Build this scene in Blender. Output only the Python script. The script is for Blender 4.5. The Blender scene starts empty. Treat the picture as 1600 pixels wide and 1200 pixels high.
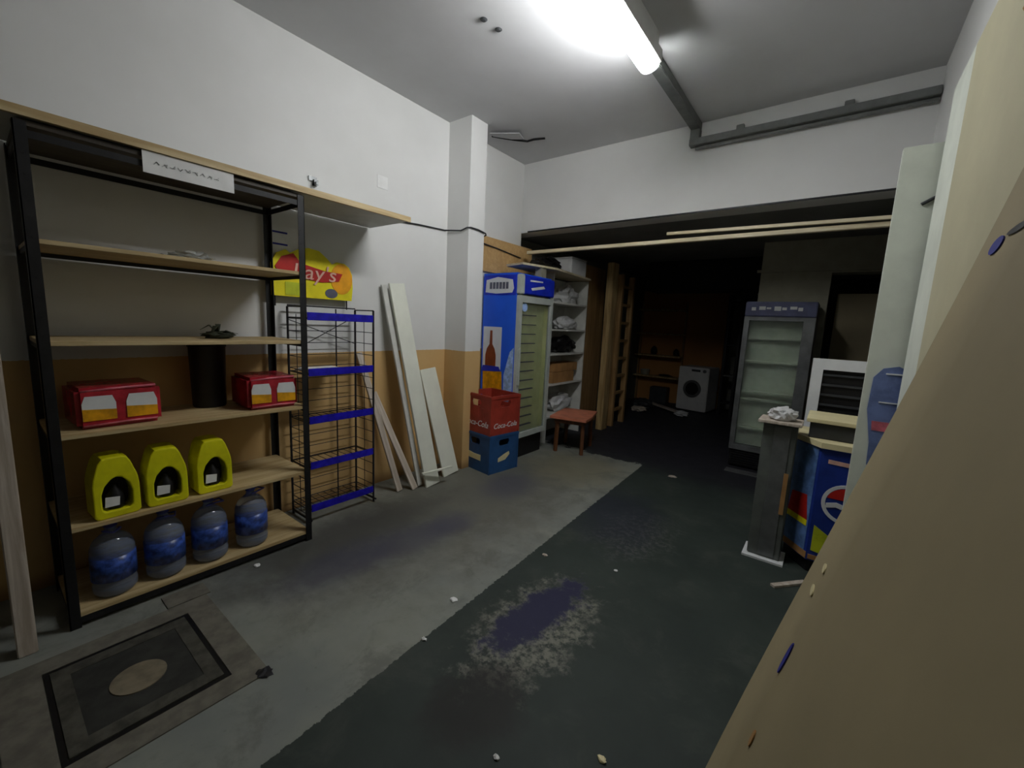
import bpy, bmesh, math, random
from mathutils import Vector, Matrix
random.seed(7)
SC = bpy.context.scene
COL = SC.collection
PI = math.pi

# ------------------------------------------------------------------ camera, world, exposure
cam_data = bpy.data.cameras.new('camera')
cam_data.sensor_width = 36.0
cam_data.lens = 36.0 * 650 / 1600
cam_data.clip_start = 0.02
cam = bpy.data.objects.new('camera', cam_data)
COL.objects.link(cam)
rot = Matrix(((0.79188, -0.12358, 0.59805), (0.60892, 0.08534, -0.78863), (0.04642, 0.98866, 0.14283)))
cam.matrix_world = Matrix.Translation((0, 0, 1.5)) @ rot.to_4x4()
SC.camera = cam
world = bpy.data.worlds.new('world')
SC.world = world
world.use_nodes = True
world.node_tree.nodes['Background'].inputs[0].default_value = (0.5, 0.55, 0.5, 1)
world.node_tree.nodes['Background'].inputs[1].default_value = 0.02
SC.view_settings.view_transform = 'Standard'
SC.view_settings.look = 'None'
SC.view_settings.gamma = 1
SC.view_settings.use_curve_mapping = False
SC.view_settings.exposure = 1.12
LAMP = 31.0          # strength of the fluorescent tube

# ------------------------------------------------------------------ materials
def s2l(c):
    return tuple(((v / 255) / 12.92 if v / 255 <= 0.04045 else ((v / 255 + 0.055) / 1.055) ** 2.4) for v in c)

class NT:
    """tiny node-graph helper"""
    def __init__(self, name):
        self.m = bpy.data.materials.new(name)
        self.m.use_nodes = True
        self.t = self.m.node_tree
        self.b = self.t.nodes['Principled BSDF']
        self._obj = None
    def n(self, kind, **kw):
        nd = self.t.nodes.new(kind)
        for k, v in kw.items():
            setattr(nd, k, v)
        return nd
    def link(self, a, b):
        self.t.links.new(a, b)
    def put(self, sock, v):
        if isinstance(v, bpy.types.NodeSocket):
            self.link(v, sock)
        else:
            sock.default_value = v
    def obj(self):
        if self._obj is None:
            self._obj = self.n('ShaderNodeTexCoord').outputs['Object']
        return self._obj
    def math(self, op, a, b=0.0, c=0.0, clamp=False):
        nd = self.n('ShaderNodeMath', operation=op, use_clamp=clamp)
        self.put(nd.inputs[0], a); self.put(nd.inputs[1], b); self.put(nd.inputs[2], c)
        return nd.outputs[0]
    def sep(self):
        nd = self.n('ShaderNodeSeparateXYZ'); self.link(self.obj(), nd.inputs[0])
        return nd.outputs
    def noise(self, scale, detail=4, rough=0.55, stretch=None, dist=0.0):
        nd = self.n('ShaderNodeTexNoise')
        nd.inputs['Scale'].default_value = scale
        nd.inputs['Detail'].default_value = detail
        nd.inputs['Roughness'].default_value = rough
        nd.inputs['Distortion'].default_value = dist
        if stretch:
            mp = self.n('ShaderNodeMapping'); mp.inputs['Scale'].default_value = stretch
            self.link(self.obj(), mp.inputs[0]); self.link(mp.outputs[0], nd.inputs['Vector'])
        else:
            self.link(self.obj(), nd.inputs['Vector'])
        return nd.outputs['Fac']
    def ramp(self, f, lo, hi):
        nd = self.n('ShaderNodeMapRange', interpolation_type='SMOOTHSTEP')
        self.put(nd.inputs[0], f)
        nd.inputs[1].default_value = lo; nd.inputs[2].default_value = hi
        return nd.outputs[0]
    def mix(self, f, a, b):
        nd = self.n('ShaderNodeMix', data_type='RGBA')
        self.put(nd.inputs[0], f)
        for s, v in ((nd.inputs[6], a), (nd.inputs[7], b)):
            if isinstance(v, bpy.types.NodeSocket): self.link(v, s)
            else: s.default_value = (*v, 1)
        return nd.outputs[2]
    def bump(self, h, strength=0.2, dist=0.01):
        nd = self.n('ShaderNodeBump')
        nd.inputs['Strength'].default_value = strength
        nd.inputs['Distance'].default_value = dist
        self.put(nd.inputs['Height'], h)
        self.link(nd.outputs[0], self.b.inputs['Normal'])

def plain(name, rgb, rough=0.6, metal=0.0, var=0.12, scale=8.0, stretch=None, spec=0.4, bump=0.0):
    g = NT(name)
    c = s2l(rgb)
    d = tuple(v * (1 - var * 2) for v in c); l = tuple(min(1, v * (1 + var)) for v in c)
    f = g.noise(scale, 5, 0.6, stretch)
    g.link(g.mix(g.ramp(f, 0.3, 0.7), d, l), g.b.inputs['Base Color'])
    g.b.inputs['Roughness'].default_value = rough
    g.b.inputs['Metallic'].default_value = metal
    g.b.inputs['Specular IOR Level'].default_value = spec
    if bump: g.bump(f, bump, 0.005)
    return g.m

def glassy(name, rgb, rough=0.1, trans=0.85, ior=1.3, alpha=1.0):
    g = NT(name)
    c = s2l(rgb)
    f = g.noise(9, 3)
    g.link(g.mix(f, tuple(v * 0.9 for v in c), c), g.b.inputs['Base Color'])
    g.b.inputs['Roughness'].default_value = rough
    g.b.inputs['Transmission Weight'].default_value = trans
    g.b.inputs['IOR'].default_value = ior
    g.b.inputs['Alpha'].default_value = alpha
    return g.m

def wood(name, rgb, dark, rough=0.55, axis='y', scale=3.0):
    g = NT(name)
    st = {'x': (0.6, 9, 9), 'y': (9, 0.6, 9), 'z': (9, 9, 0.6)}[axis]
    f = g.noise(scale, 6, 0.65, st, 0.6)
    f2 = g.noise(2.2, 3)
    c = g.mix(g.ramp(f, 0.35, 0.7), s2l(dark), s2l(rgb))
    c = g.mix(g.math('MULTIPLY', g.ramp(f2, 0.5, 0.75), 0.35), c, s2l(dark))
    g.link(c, g.b.inputs['Base Color'])
    g.b.inputs['Roughness'].default_value = rough
    g.bump(f, 0.15, 0.003)
    return g.m

M = {}
M['ceil'] = plain('ceiling_paint', (205, 205, 206), 0.9, var=0.03, scale=1.3)
M['duct'] = plain('grey_trunking', (112, 114, 112), 0.6, var=0.1)
M['black'] = plain('black_metal', (22, 22, 24), 0.5, var=0.2, scale=14)
M['dark'] = plain('dark_paint', (18, 17, 17), 0.8)
M['board'] = wood('pale_wood', (206, 186, 142), (176, 150, 104))
M['boardz'] = wood('pale_wood_upright', (196, 170, 120), (150, 120, 76), axis='z')
M['boardx'] = wood('pale_wood_lath', (222, 212, 184), (200, 186, 150), axis='x')
M['brown'] = wood('brown_board', (172, 138, 90), (138, 106, 64), axis='z')
M['darkwood'] = wood('dark_stained_board', (74, 64, 50), (50, 42, 32))
M['ply'] = wood('plywood', (208, 172, 118), (190, 152, 98), axis='x')
M['melamine'] = plain('white_melamine', (205, 205, 198), 0.5, var=0.05)
M['whiteboard'] = plain('white_painted_board', (226, 228, 214), 0.55, var=0.04, scale=3)
M['lath'] = wood('whitewashed_lath', (212, 202, 190), (172, 158, 142), axis='z')
M['paper'] = plain('white_paper', (228, 228, 226), 0.8, var=0.04)
M['ink'] = plain('grey_ink', (96, 98, 112), 0.8)
M['blueink'] = plain('blue_ink', (48, 52, 150), 0.7)
M['blueplastic'] = plain('blue_plastic_strip', (34, 26, 176), 0.25, var=0.15, scale=20)
M['wire'] = plain('grey_wire', (52, 52, 56), 0.45, metal=0.4)
M['yellow'] = plain('yellow_plastic', (222, 218, 20), 0.4, var=0.08)
M['signyellow'] = plain('sign_yellow', (240, 226, 20), 0.6, var=0.06)
M['orange'] = plain('sign_orange', (242, 168, 18), 0.6, var=0.1)
M['red'] = plain('sign_red', (190, 34, 26), 0.55)
M['pink'] = plain('sign_pink', (238, 190, 170), 0.6)
M['packred'] = plain('red_shrink_film', (178, 40, 54), 0.25, var=0.2, scale=12)
M['packpink'] = plain('pink_film_glare', (214, 110, 124), 0.3, var=0.2, scale=12)
M['crate_red'] = plain('red_crate_plastic', (160, 58, 44), 0.45, var=0.12)
M['crate_blue'] = plain('blue_crate_plastic', (40, 82, 132), 0.45, var=0.1)
M['fblue'] = plain('fridge_blue', (36, 96, 226), 0.35, var=0.06, scale=2)
M['fblue2'] = plain('fridge_deep_blue', (30, 50, 190), 0.35)
M['paleblue'] = plain('fridge_pale_blue', (160, 190, 238), 0.4, var=0.2, scale=20)
M['fgrey'] = plain('fridge_frame_grey', (176, 182, 176), 0.4, var=0.04)
M['olive'] = plain('fridge_olive_interior', (210, 210, 146), 0.6, var=0.06)
M['beer'] = plain('beer_amber', (226, 160, 12), 0.5, var=0.2, scale=12)
M['bottlebrown'] = plain('bottle_brown', (136, 66, 30), 0.5)
M['stoolred'] = plain('stool_orange_red', (200, 122, 94), 0.5)
M['stoolwood'] = wood('stool_wood', (120, 74, 40), (90, 54, 30), axis='z')
M['steel'] = plain('grey_steel', (120, 122, 122), 0.4, metal=0.5)
M['washer'] = plain('appliance_white', (214, 214, 212), 0.4, var=0.03)
M['greydark'] = plain('dark_grey', (60, 62, 64), 0.5)
M['interior2'] = plain('fridge_pale_interior', (206, 214, 196), 0.6, var=0.06)
M['header2'] = plain('fridge_header_grey_blue', (92, 96, 128), 0.45)
M['pepsi'] = plain('cooler_blue', (32, 56, 140), 0.4)
M['pepsilight'] = plain('cooler_light_blue', (96, 130, 184), 0.4, var=0.2, scale=16)
M['lime'] = plain('sign_lime', (196, 206, 40), 0.5)
M['white'] = plain('white_print', (222, 224, 224), 0.5, var=0.03)
M['cream'] = plain('cream_laminate', (226, 214, 168), 0.5, var=0.04)
M['creamwall'] = plain('cream_partition', (150, 146, 128), 0.85, var=0.05)
M['beige'] = plain('beige_panel', (150, 138, 110), 0.8, var=0.06, scale=2)
M['rightwhite'] = plain('pale_upright_board', (212, 216, 204), 0.6, var=0.05, scale=4)
M['tan'] = plain('beige_hardboard', (186, 180, 150), 0.7, var=0.05, scale=1.6)
M['tan2'] = plain('tan_hardboard', (150, 137, 105), 0.75, var=0.06, scale=1.6)
M['cardboard'] = plain('cardboard', (166, 124, 76), 0.8, var=0.1)
M['plant'] = plain('dark_green_leaves', (40, 44, 26), 0.7)
M['bag'] = plain('black_bag_plastic', (14, 13, 15), 0.5)
M['whitebag'] = plain('white_plastic_bag', (200, 200, 200), 0.4, var=0.06)
M['water'] = glassy('water_bottle_plastic', (206, 218, 242), 0.08, 0.75, 1.3)
M['bluelabel'] = plain('blue_bottle_label', (62, 92, 176), 0.3, var=0.35, scale=30)
M['cap'] = plain('violet_blue_cap', (80, 84, 160), 0.4)
M['clear'] = glassy('clear_plastic', (225, 228, 226), 0.2, 0.7, 1.2)
M['glass'] = glassy('door_glass', (235, 240, 236), 0.03, 0.95, 1.1)
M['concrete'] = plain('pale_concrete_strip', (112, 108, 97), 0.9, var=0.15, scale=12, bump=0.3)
M['hatchdark'] = plain('dark_hatch_infill', (52, 52, 48), 0.85, var=0.2, scale=10, bump=0.3)
M['hatchframe'] = plain('worn_steel_frame', (84, 82, 74), 0.6, metal=0.2, var=0.25, scale=14)
M['disc'] = plain('pale_disc_concrete', (126, 116, 96), 0.9, var=0.14, scale=16)
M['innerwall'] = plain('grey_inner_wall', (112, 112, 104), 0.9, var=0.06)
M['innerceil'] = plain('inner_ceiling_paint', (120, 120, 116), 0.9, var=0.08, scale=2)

def emitter(name, col, s):
    g = NT(name)
    g.b.inputs['Base Color'].default_value = (0.8, 0.8, 0.8, 1)
    g.b.inputs['Emission Color'].default_value = (*col, 1)
    g.b.inputs['Emission Strength'].default_value = s
    return g.m
M['slate'] = plain('slate_grey', (96, 100, 96), 0.35)
M['faded'] = plain('faded_blue_print', (108, 124, 172), 0.4, var=0.15, scale=14)
M['tube'] = emitter('lit_diffuser', (0.97, 0.99, 1.0), LAMP)

def make_wall(name, ochre_to=None):
    g = NT(name)
    f = g.noise(1.1, 4); f2 = g.noise(60, 3)
    c = g.mix(g.ramp(f, 0.3, 0.75), s2l((214, 214, 211)), s2l((224, 224, 222)))
    sm = g.noise(3.0, 6, 0.7)
    c = g.mix(g.math('MULTIPLY', g.ramp(sm, 0.66, 0.8), 0.25), c, s2l((170, 168, 160)))
    if ochre_to:
        z = g.sep()[2]
        o = g.mix(g.noise(5, 5), s2l((204, 166, 108)), s2l((212, 176, 120)))
        lo = g.ramp(z, 0.0, 0.12)                      # ochre gets darker towards the foot of the wall
        o = g.mix(lo, s2l((150, 116, 72)), o)
        zz = g.math('ADD', z, g.math('MULTIPLY', g.math('SUBTRACT', f2, 0.5), 0.01))
        c = g.mix(g.math('LESS_THAN', zz, ochre_to), c, o)
    g.link(c, g.b.inputs['Base Color'])
    g.b.inputs['Roughness'].default_value = 0.85
    g.bump(g.noise(30, 4), 0.12, 0.004)
    return g.m
M['wall'] = make_wall('white_wall_paint')
M['wall_ochre'] = make_wall('white_wall_ochre_dado', 1.21)

def make_innerback():
    g = NT('orange_brown_wall')
    f = g.noise(2, 5)
    c = g.mix(f, s2l((170, 118, 62)), s2l((186, 134, 76)))
    g.link(c, g.b.inputs['Base Color']); g.b.inputs['Roughness'].default_value = 0.8
    return g.m
M['innerback'] = make_innerback()

def make_floor():
    g = NT('painted_concrete_floor')
    X, Y, Z = g.sep()
    big = g.noise(1.6, 5, 0.6); mid = g.noise(5, 6, 0.65); fine = g.noise(26, 6, 0.7)
    n2 = g.noise(3.3, 6, 0.7, (1, 1, 1), 0.4)
    def blob(cx, cy, rx, ry, ang=0.0, soft=0.35, wob=0.5, nz=mid):
        ca, sa = math.cos(ang), math.sin(ang)
        dx = g.math('SUBTRACT', X, cx); dy = g.math('SUBTRACT', Y, cy)
        u = g.math('ADD', g.math('MULTIPLY', dx, ca / rx), g.math('MULTIPLY', dy, sa / rx))
        v = g.math('ADD', g.math('MULTIPLY', dx, -sa / ry), g.math('MULTIPLY', dy, ca / ry))
        r = g.math('SQRT', g.math('ADD', g.math('MULTIPLY', u, u), g.math('MULTIPLY', v, v)))
        r = g.math('ADD', r, g.math('MULTIPLY', g.math('SUBTRACT', nz, 0.5), wob * 2))
        return g.math('SUBTRACT', 1.0, g.ramp(r, 1 - soft, 1 + soft))
    light = g.mix(g.ramp(big, 0.3, 0.7), s2l((122, 126, 122)), s2l((140, 142, 132)))
    light = g.mix(g.math('MULTIPLY', g.ramp(n2, 0.48, 0.68), 0.6), light, s2l((92, 92, 86)))
    light = g.mix(g.math('MULTIPLY', g.ramp(fine, 0.6, 0.75), 0.4), light, s2l((86, 84, 76)))
    # worn, browner zone along the wall and under the crates
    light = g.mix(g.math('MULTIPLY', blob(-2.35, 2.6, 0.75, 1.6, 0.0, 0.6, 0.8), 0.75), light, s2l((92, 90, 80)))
    light = g.mix(g.math('MULTIPLY', blob(-2.0, 3.9, 0.45, 0.5, 0.0, 0.5, 0.9, n2), 0.6), light, s2l((128, 122, 98)))
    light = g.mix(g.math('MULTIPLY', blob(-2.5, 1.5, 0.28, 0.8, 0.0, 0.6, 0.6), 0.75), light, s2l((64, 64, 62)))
    for a in ((-2.22, 1.28, 0.16, 0.34, 0.1), (-2.14, 1.75, 0.17, 0.4, -0.1), (-2.1, 2.1, 0.12, 0.2, 0.0), (-2.25, 3.0, 0.22, 0.3, 0.3)):
        light = g.mix(g.math('MULTIPLY', blob(*a, 0.6, 0.5), 0.6), light, s2l((68, 68, 84)))
    dark = g.mix(g.ramp(big, 0.3, 0.7), s2l((44, 52, 48)), s2l((54, 62, 57)))
    dark = g.mix(g.math('MULTIPLY', g.ramp(n2, 0.5, 0.7), 0.6), dark, s2l((70, 74, 68)))
    dark = g.mix(g.math('MULTIPLY', g.ramp(fine, 0.66, 0.8), 0.5), dark, s2l((96, 96, 88)))
    # worn patch: pale ragged ring round a blue-black core
    n9 = g.noise(9, 6, 0.7)
    ring = g.math('MULTIPLY', blob(-1.01, 1.62, 0.22, 0.42, 0.0, 0.25, 1.0, n9), g.ramp(fine, 0.38, 0.6))
    dark = g.mix(g.math('MULTIPLY', ring, 0.72), dark, s2l((142, 140, 128)))
    dark = g.mix(blob(-1.05, 1.72, 0.12, 0.36, -0.15, 0.2, 1.1, n9), dark, s2l((44, 44, 70)))
    dark = g.mix(g.math('MULTIPLY', blob(-0.95, 1.12, 0.16, 0.22, 0.0, 0.4, 0.8), 0.8), dark, s2l((38, 36, 34)))
    dark = g.mix(g.math('MULTIPLY', g.math('MULTIPLY', blob(-1.0, 2.9, 0.25, 0.35, 0.0, 0.5, 0.9), g.ramp(fine, 0.45, 0.6)), 0.6), dark, s2l((104, 104, 98)))
    dark = g.mix(g.math('MULTIPLY', blob(-1.2, 3.1, 0.3, 0.5, 0.3, 0.5, 0.7), 0.6), dark, s2l((40, 42, 56)))
    # the inner room's floor is unpainted bluish black
    dark = g.mix(g.ramp(g.math('ADD', Y, g.math('MULTIPLY', mid, 0.8)), 4.5, 5.2), dark, s2l((40, 40, 46)))
    edge = g.math('ADD', X, g.math('MULTIPLY', g.math('SUBTRACT', Y, 0.46), 0.046))
    edge = g.math('ADD', edge, g.math('MULTIPLY', g.math('SUBTRACT', fine, 0.5), 0.05))
    isdark = g.math('GREATER_THAN', edge, -1.335)
    far = g.math('GREATER_THAN', g.math('ADD', Y, g.math('MULTIPLY', mid, 0.5)), 4.75)
    c = g.mix(g.math('MAXIMUM', isdark, far), light, dark)
    g.link(c, g.b.inputs['Base Color'])
    g.link(g.math('MULTIPLY_ADD', mid, 0.25, 0.5), g.b.inputs['Roughness'])
    g.b.inputs['Specular IOR Level'].default_value = 0.3
    g.bump(fine, 0.15, 0.004)
    return g.m
M['floor'] = make_floor()

# ------------------------------------------------------------------ mesh helpers
class MB:
    def __init__(self):
        self.b = bmesh.new()
    def box(self, x0, x1, y0, y1, z0, z1, bev=0.0, mat=None):
        x0, x1 = sorted((x0, x1)); y0, y1 = sorted((y0, y1)); z0, z1 = sorted((z0, z1))
        mx = Matrix.Translation(((x0 + x1) / 2, (y0 + y1) / 2, (z0 + z1) / 2)) @ Matrix.Diagonal((x1 - x0, y1 - y0, z1 - z0, 1))
        if mat is not None: mx = mat @ mx
        r = bmesh.ops.create_cube(self.b, size=1, matrix=mx)
        if bev:
            es = set(e for v in r['verts'] for e in v.link_edges)
            bmesh.ops.bevel(self.b, geom=list(es), offset=bev, segments=2, affect='EDGES')
        return self
    def rod(self, p, q, r, seg=10, r2=None):
        p, q = Vector(p), Vector(q); d = q - p
        m = Matrix.Translation((p + q) / 2) @ d.to_track_quat('Z', 'Y').to_matrix().to_4x4()
        bmesh.ops.create_cone(self.b, cap_ends=True, segments=seg, radius1=r, radius2=r if r2 is None else r2, depth=d.length, matrix=m)
        return self
    def bar(self, p, q, w, h):
        """square bar between two points"""
        p, q = Vector(p), Vector(q); d = q - p
        m = Matrix.Translation((p + q) / 2) @ d.to_track_quat('Z', 'Y').to_matrix().to_4x4() @ Matrix.Diagonal((w, h, d.length, 1))
        bmesh.ops.create_cube(self.b, size=1, matrix=m)
        return self
    def lathe(self, prof, c=(0, 0, 0), seg=28, sx=1, sy=1, lobes=0, amp=0):
        rings = []
        for r, z in prof:
            ring = []
            for i in range(seg):
                a = 2 * PI * i / seg
                rr = r * (1 + (amp * math.cos(lobes * a) if lobes else 0))
                ring.append(self.b.verts.new((c[0] + rr * math.cos(a) * sx, c[1] + rr * math.sin(a) * sy, c[2] + z)))
            rings.append(ring)
        for A, B in zip(rings, rings[1:]):
            for i in range(seg):
                self.b.faces.new((A[i], A[(i + 1) % seg], B[(i + 1) % seg], B[i]))
        self.b.faces.new(list(reversed(rings[0]))); self.b.faces.new(rings[-1])
        return self
    def prism(self, pts, d, mat=None):
        """polygon in local (u,v) at w=0..d; mat maps (u,v,w) to the object"""
        mat = mat or Matrix()
        a = [self.b.verts.new(mat @ Vector((u, v, 0))) for u, v in pts]
        b = [self.b.verts.new(mat @ Vector((u, v, d))) for u, v in pts]
        self.b.faces.new(list(reversed(a))); self.b.faces.new(b)
        n = len(pts)
        for i in range(n):
            self.b.faces.new((a[i], a[(i + 1) % n], b[(i + 1) % n], b[i]))
        return self
    def ringprism(self, outer, inner, d, mat=None):
        mat = mat or Matrix(); n = len(outer)
        L = []
        for w in (0, d):
            L.append([self.b.verts.new(mat @ Vector((u, v, w))) for u, v in outer])
            L.append([self.b.verts.new(mat @ Vector((u, v, w))) for u, v in inner])
        o0, i0, o1, i1 = L
        for i in range(n):
            j = (i + 1) % n
            self.b.faces.new((o0[i], i0[i], i0[j], o0[j])); self.b.faces.new((o1[i], o1[j], i1[j], i1[i]))
            self.b.faces.new((o0[i], o0[j], o1[j], o1[i])); self.b.faces.new((i0[i], i1[i], i1[j], i0[j]))
        return self
    def tube(self, pts, r, seg=8):
        pts = [Vector(p) for p in pts]; rings = []
        for k, p in enumerate(pts):
            t = (pts[min(k + 1, len(pts) - 1)] - pts[max(k - 1, 0)]).normalized()
            up = Vector((0, 0, 1)) if abs(t.z) < 0.9 else Vector((1, 0, 0))
            s = t.cross(up).normalized(); u = s.cross(t)
            rings.append([self.b.verts.new(p + (s * math.cos(2 * PI * i / seg) + u * math.sin(2 * PI * i / seg)) * r) for i in range(seg)])
        for A, B in zip(rings, rings[1:]):
            for i in range(seg):
                self.b.faces.new((A[i], A[(i + 1) % seg], B[(i + 1) % seg], B[i]))
        self.b.faces.new(list(reversed(rings[0]))); self.b.faces.new(rings[-1])
        return self
    def lump(self, c, r, rough=0.25, sub=3, seed=0, flat=0.0):
        """crumpled lump: jittered icosphere; r is a 3-vector"""
        rnd = random.Random(seed)
        q = bmesh.ops.create_icosphere(self.b, subdivisions=sub, radius=1)
        ph = [Vector((rnd.uniform(-1, 1), rnd.uniform(-1, 1), rnd.uniform(-1, 1))).normalized() * rnd.uniform(3, 7) for _ in range(6)]
        of = [rnd.uniform(0, 6) for _ in ph]
        out = []
        for v in q['verts']:
            p = v.co.copy()
            k = 1 + rough * sum(abs(math.sin(p.dot(a) + o)) - 0.6 for a, o in zip(ph, of)) / 2.2 + rnd.uniform(-1, 1) * rough * 0.12
            out.append((v, p * k))
        mxs = [max(abs(p[i]) for _, p in out) for i in range(3)]
        for v, p in out:
            p = Vector((p.x / mxs[0], p.y / mxs[1], p.z / mxs[2]))
            v.co = Vector((c[0] + p.x * r[0], c[1] + p.y * r[1], c[2] + max(p.z, -flat if flat else -9) * r[2]))
        return self
    def build(self, name, mat, parent=None, smooth=False):
        bmesh.ops.recalc_face_normals(self.b, faces=self.b.faces)
        me = bpy.data.meshes.new(name)
        self.b.to_mesh(me); self.b.free()
        me.materials.append(mat if not isinstance(mat, str) else M[mat])
        if smooth:
            for p in me.polygons: p.use_smooth = True
        o = bpy.data.objects.new(name, me); COL.objects.link(o)
        if parent: o.parent = parent
        return o

def bx(name, mat, dims, parent=None, bev=0.0):
    return MB().box(*dims, bev=bev).build(name, mat, parent)

def tag(o, label, cat, group=None, kind=None):
    o['label'] = label; o['category'] = cat
    if group: o['group'] = group
    if kind: o['kind'] = kind
    return o
def thing(name, label, cat, loc=(0, 0, 0), rotz=0.0, group=None):
    o = bpy.data.objects.new(name, None); COL.objects.link(o)
    o.empty_display_size = 0.1
    o.location = loc; o.rotation_euler = (0, 0, rotz)
    return tag(o, label, cat, group)
def struct(name, mat, dims=None, mb=None, bev=0.0):
    o = (mb or MB().box(*dims, bev=bev)).build(name, mat)
    o['kind'] = 'structure'
    return o
def dup(root, loc=None, rotz=None, label=None):
    def cp(o, par):
        c = o.copy(); COL.objects.link(c); c.parent = par
        for ch in o.children: cp(ch, c)
        return c
    r = cp(root, root.parent)
    if loc is not None: r.location = loc
    if rotz is not None: r.rotation_euler = (0, 0, rotz)
    if label: r['label'] = label
    return r
def text(name, s, size, mat, parent, mx, depth=0.001, shear=0.0, sx=1.0):
    cu = bpy.data.curves.new(name, 'FONT'); cu.body = s; cu.size = size; cu.extrude = depth; cu.shear = shear
    cu.align_x = 'CENTER'; cu.align_y = 'CENTER'; cu.resolution_u = 3
    t = bpy.data.objects.new('t', cu); COL.objects.link(t)
    dg = bpy.context.evaluated_depsgraph_get(); dg.update()
    me = bpy.data.meshes.new_from_object(t.evaluated_get(dg))
    bpy.data.objects.remove(t)
    me.transform(mx @ Matrix.Diagonal((sx, 1, 1, 1)))
    me.materials.clear(); me.materials.append(M[mat])
    o = bpy.data.objects.new(name, me); COL.objects.link(o); o.parent = parent
    return o
def arc(cx, cy, rx, ry, a0=0, a1=360, n=28):
    return [(cx + rx * math.cos(math.radians(a0 + (a1 - a0) * i / n)), cy + ry * math.sin(math.radians(a0 + (a1 - a0) * i / n))) for i in range(n + (a1 - a0 < 360))]
def resample(poly, c, n=40):
    """cast rays from c to the closed polygon at n angles"""
    out = []
    for i in range(n):
        a = 2 * PI * i / n; d = Vector((math.cos(a), math.sin(a))); best = None
        for k in range(len(poly)):
            p = Vector(poly[k]) - Vector(c); q = Vector(poly[(k + 1) % len(poly)]) - Vector(c); e = q - p
            den = d.x * e.y - d.y * e.x
            if abs(den) < 1e-9: continue
            t = (p.x * e.y - p.y * e.x) / den; u = (p.x * d.y - p.y * d.x) / den
            if t > 0 and -1e-6 <= u <= 1 + 1e-6 and (best is None or t < best): best = t
        out.append((c[0] + d.x * best, c[1] + d.y * best))
    return out
# frames: FX maps (u,v,w) -> (w, u, v): drawing seen on a face looking toward +X ; FY maps -> (u, -w, v): face looking toward -Y
def FX(x, y, z): return Matrix(((0, 0, 1, x), (1, 0, 0, y), (0, 1, 0, z), (0, 0, 0, 1)))
def FY(x, y, z): return Matrix(((1, 0, 0, x), (0, 0, -1, y), (0, 1, 0, z), (0, 0, 0, 1)))

# ------------------------------------------------------------------ room shell
WX, WR, WB, CZ = -3.15, 0.38, 4.2, 3.37
struct('floor', 'floor', (-3.4, 1.2, -2.2, 9.2, -0.1, 0))
struct('ceiling', 'ceil', (-3.4, 1.2, -2.2, 4.42, CZ, CZ + 0.12))
struct('wall_left', 'wall_ochre', (WX - 0.2, WX, -2.2, 4.2, 0, CZ))
struct('wall_right', 'wall', (WR, WR + 0.2, -2.2, 4.2, 0, CZ))
struct('wall_rear', 'greydark', (-3.35, 0.58, -2.3, -2.2, 0, CZ))
struct('wall_pillar', 'wall_ochre', (WX, -2.86, 2.98, 3.2, 0, CZ))
# lintel over the wide opening to the inner room
struct('wall_back', 'wall', (WX - 0.2, 1.2, WB, WB + 0.22, 2.59, CZ))
# inner room
struct('wall_inner_left', 'innerwall', (-3.55, -3.35, 4.2, 9.2, 0, 2.66))
struct('wall_inner_right', 'innerwall', (1.0, 1.2, 4.2, 9.2, 0, 2.66))
struct('wall_inner_back', 'innerwall', (-3.55, 1.2, 9.05, 9.25, 0, 2.66))
struct('wall_inner_dado', 'innerback', (-3.35, -1.68, 9.0, 9.05, 0, 2.33))
struct('ceiling_inner', 'innerceil', (-3.55, 1.2, 4.42, 9.2, 2.59, 2.72))
struct('trim_black_bulkhead', 'dark', (-2.5, -0.86, 6.8, 7.3, 2.13, 2.59), bev=0.02)
struct('wall_partition', 'creamwall', (-0.78, -0.1, 5.85, 6.1, 0, 2.59))
struct('wall_partition_beam', 'creamwall', (-0.1, 1.0, 5.85, 6.1, 2.22, 2.59))
struct('trim_partition_ledge', 'creamwall', (-0.82, 1.0, 5.82, 5.85, 2.24, 2.27))
struct('door_1', 'beige', (-0.02, 0.85, 6.2, 6.26, 0, 2.02))
struct('wall_behind_door', 'dark', (-0.1, 1.0, 6.5, 6.55, 0, 2.22))

# black gap line with a lit sliver along the bottom edge of the lintel
struct('trim_lintel_edge', 'black', (-3.05, 0.37, WB - 0.012, WB - 0.001, 2.59, 2.603))
# plywood on the side wall above the blue fridge
tag(bx('plywood_sheet', 'ply', (WX + 0.002, WX + 0.03, 3.22, 4.40, 2.06, 2.43)), 'plywood sheet fixed to the side wall above the blue fridge', 'board')

# cream lath across the opening
tag(bx('lath', 'boardx', (-3.0, 0.36, 4.12, 4.17, 2.325, 2.36), bev=0.003), 'long cream lath spanning the wide opening below the lintel, the longer one', 'lath', 'laths across the opening')
o = bx('lath', 'boardx', (-0.86, 0.86, -0.015, 0.015, -0.012, 0.012)); o.location = (-0.5, 4.10, 2.392); o.rotation_euler = (0, 0.016, 0)
tag(o, 'thin cream lath above the right half of the longer lath under the lintel', 'lath', 'laths across the opening')

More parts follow.
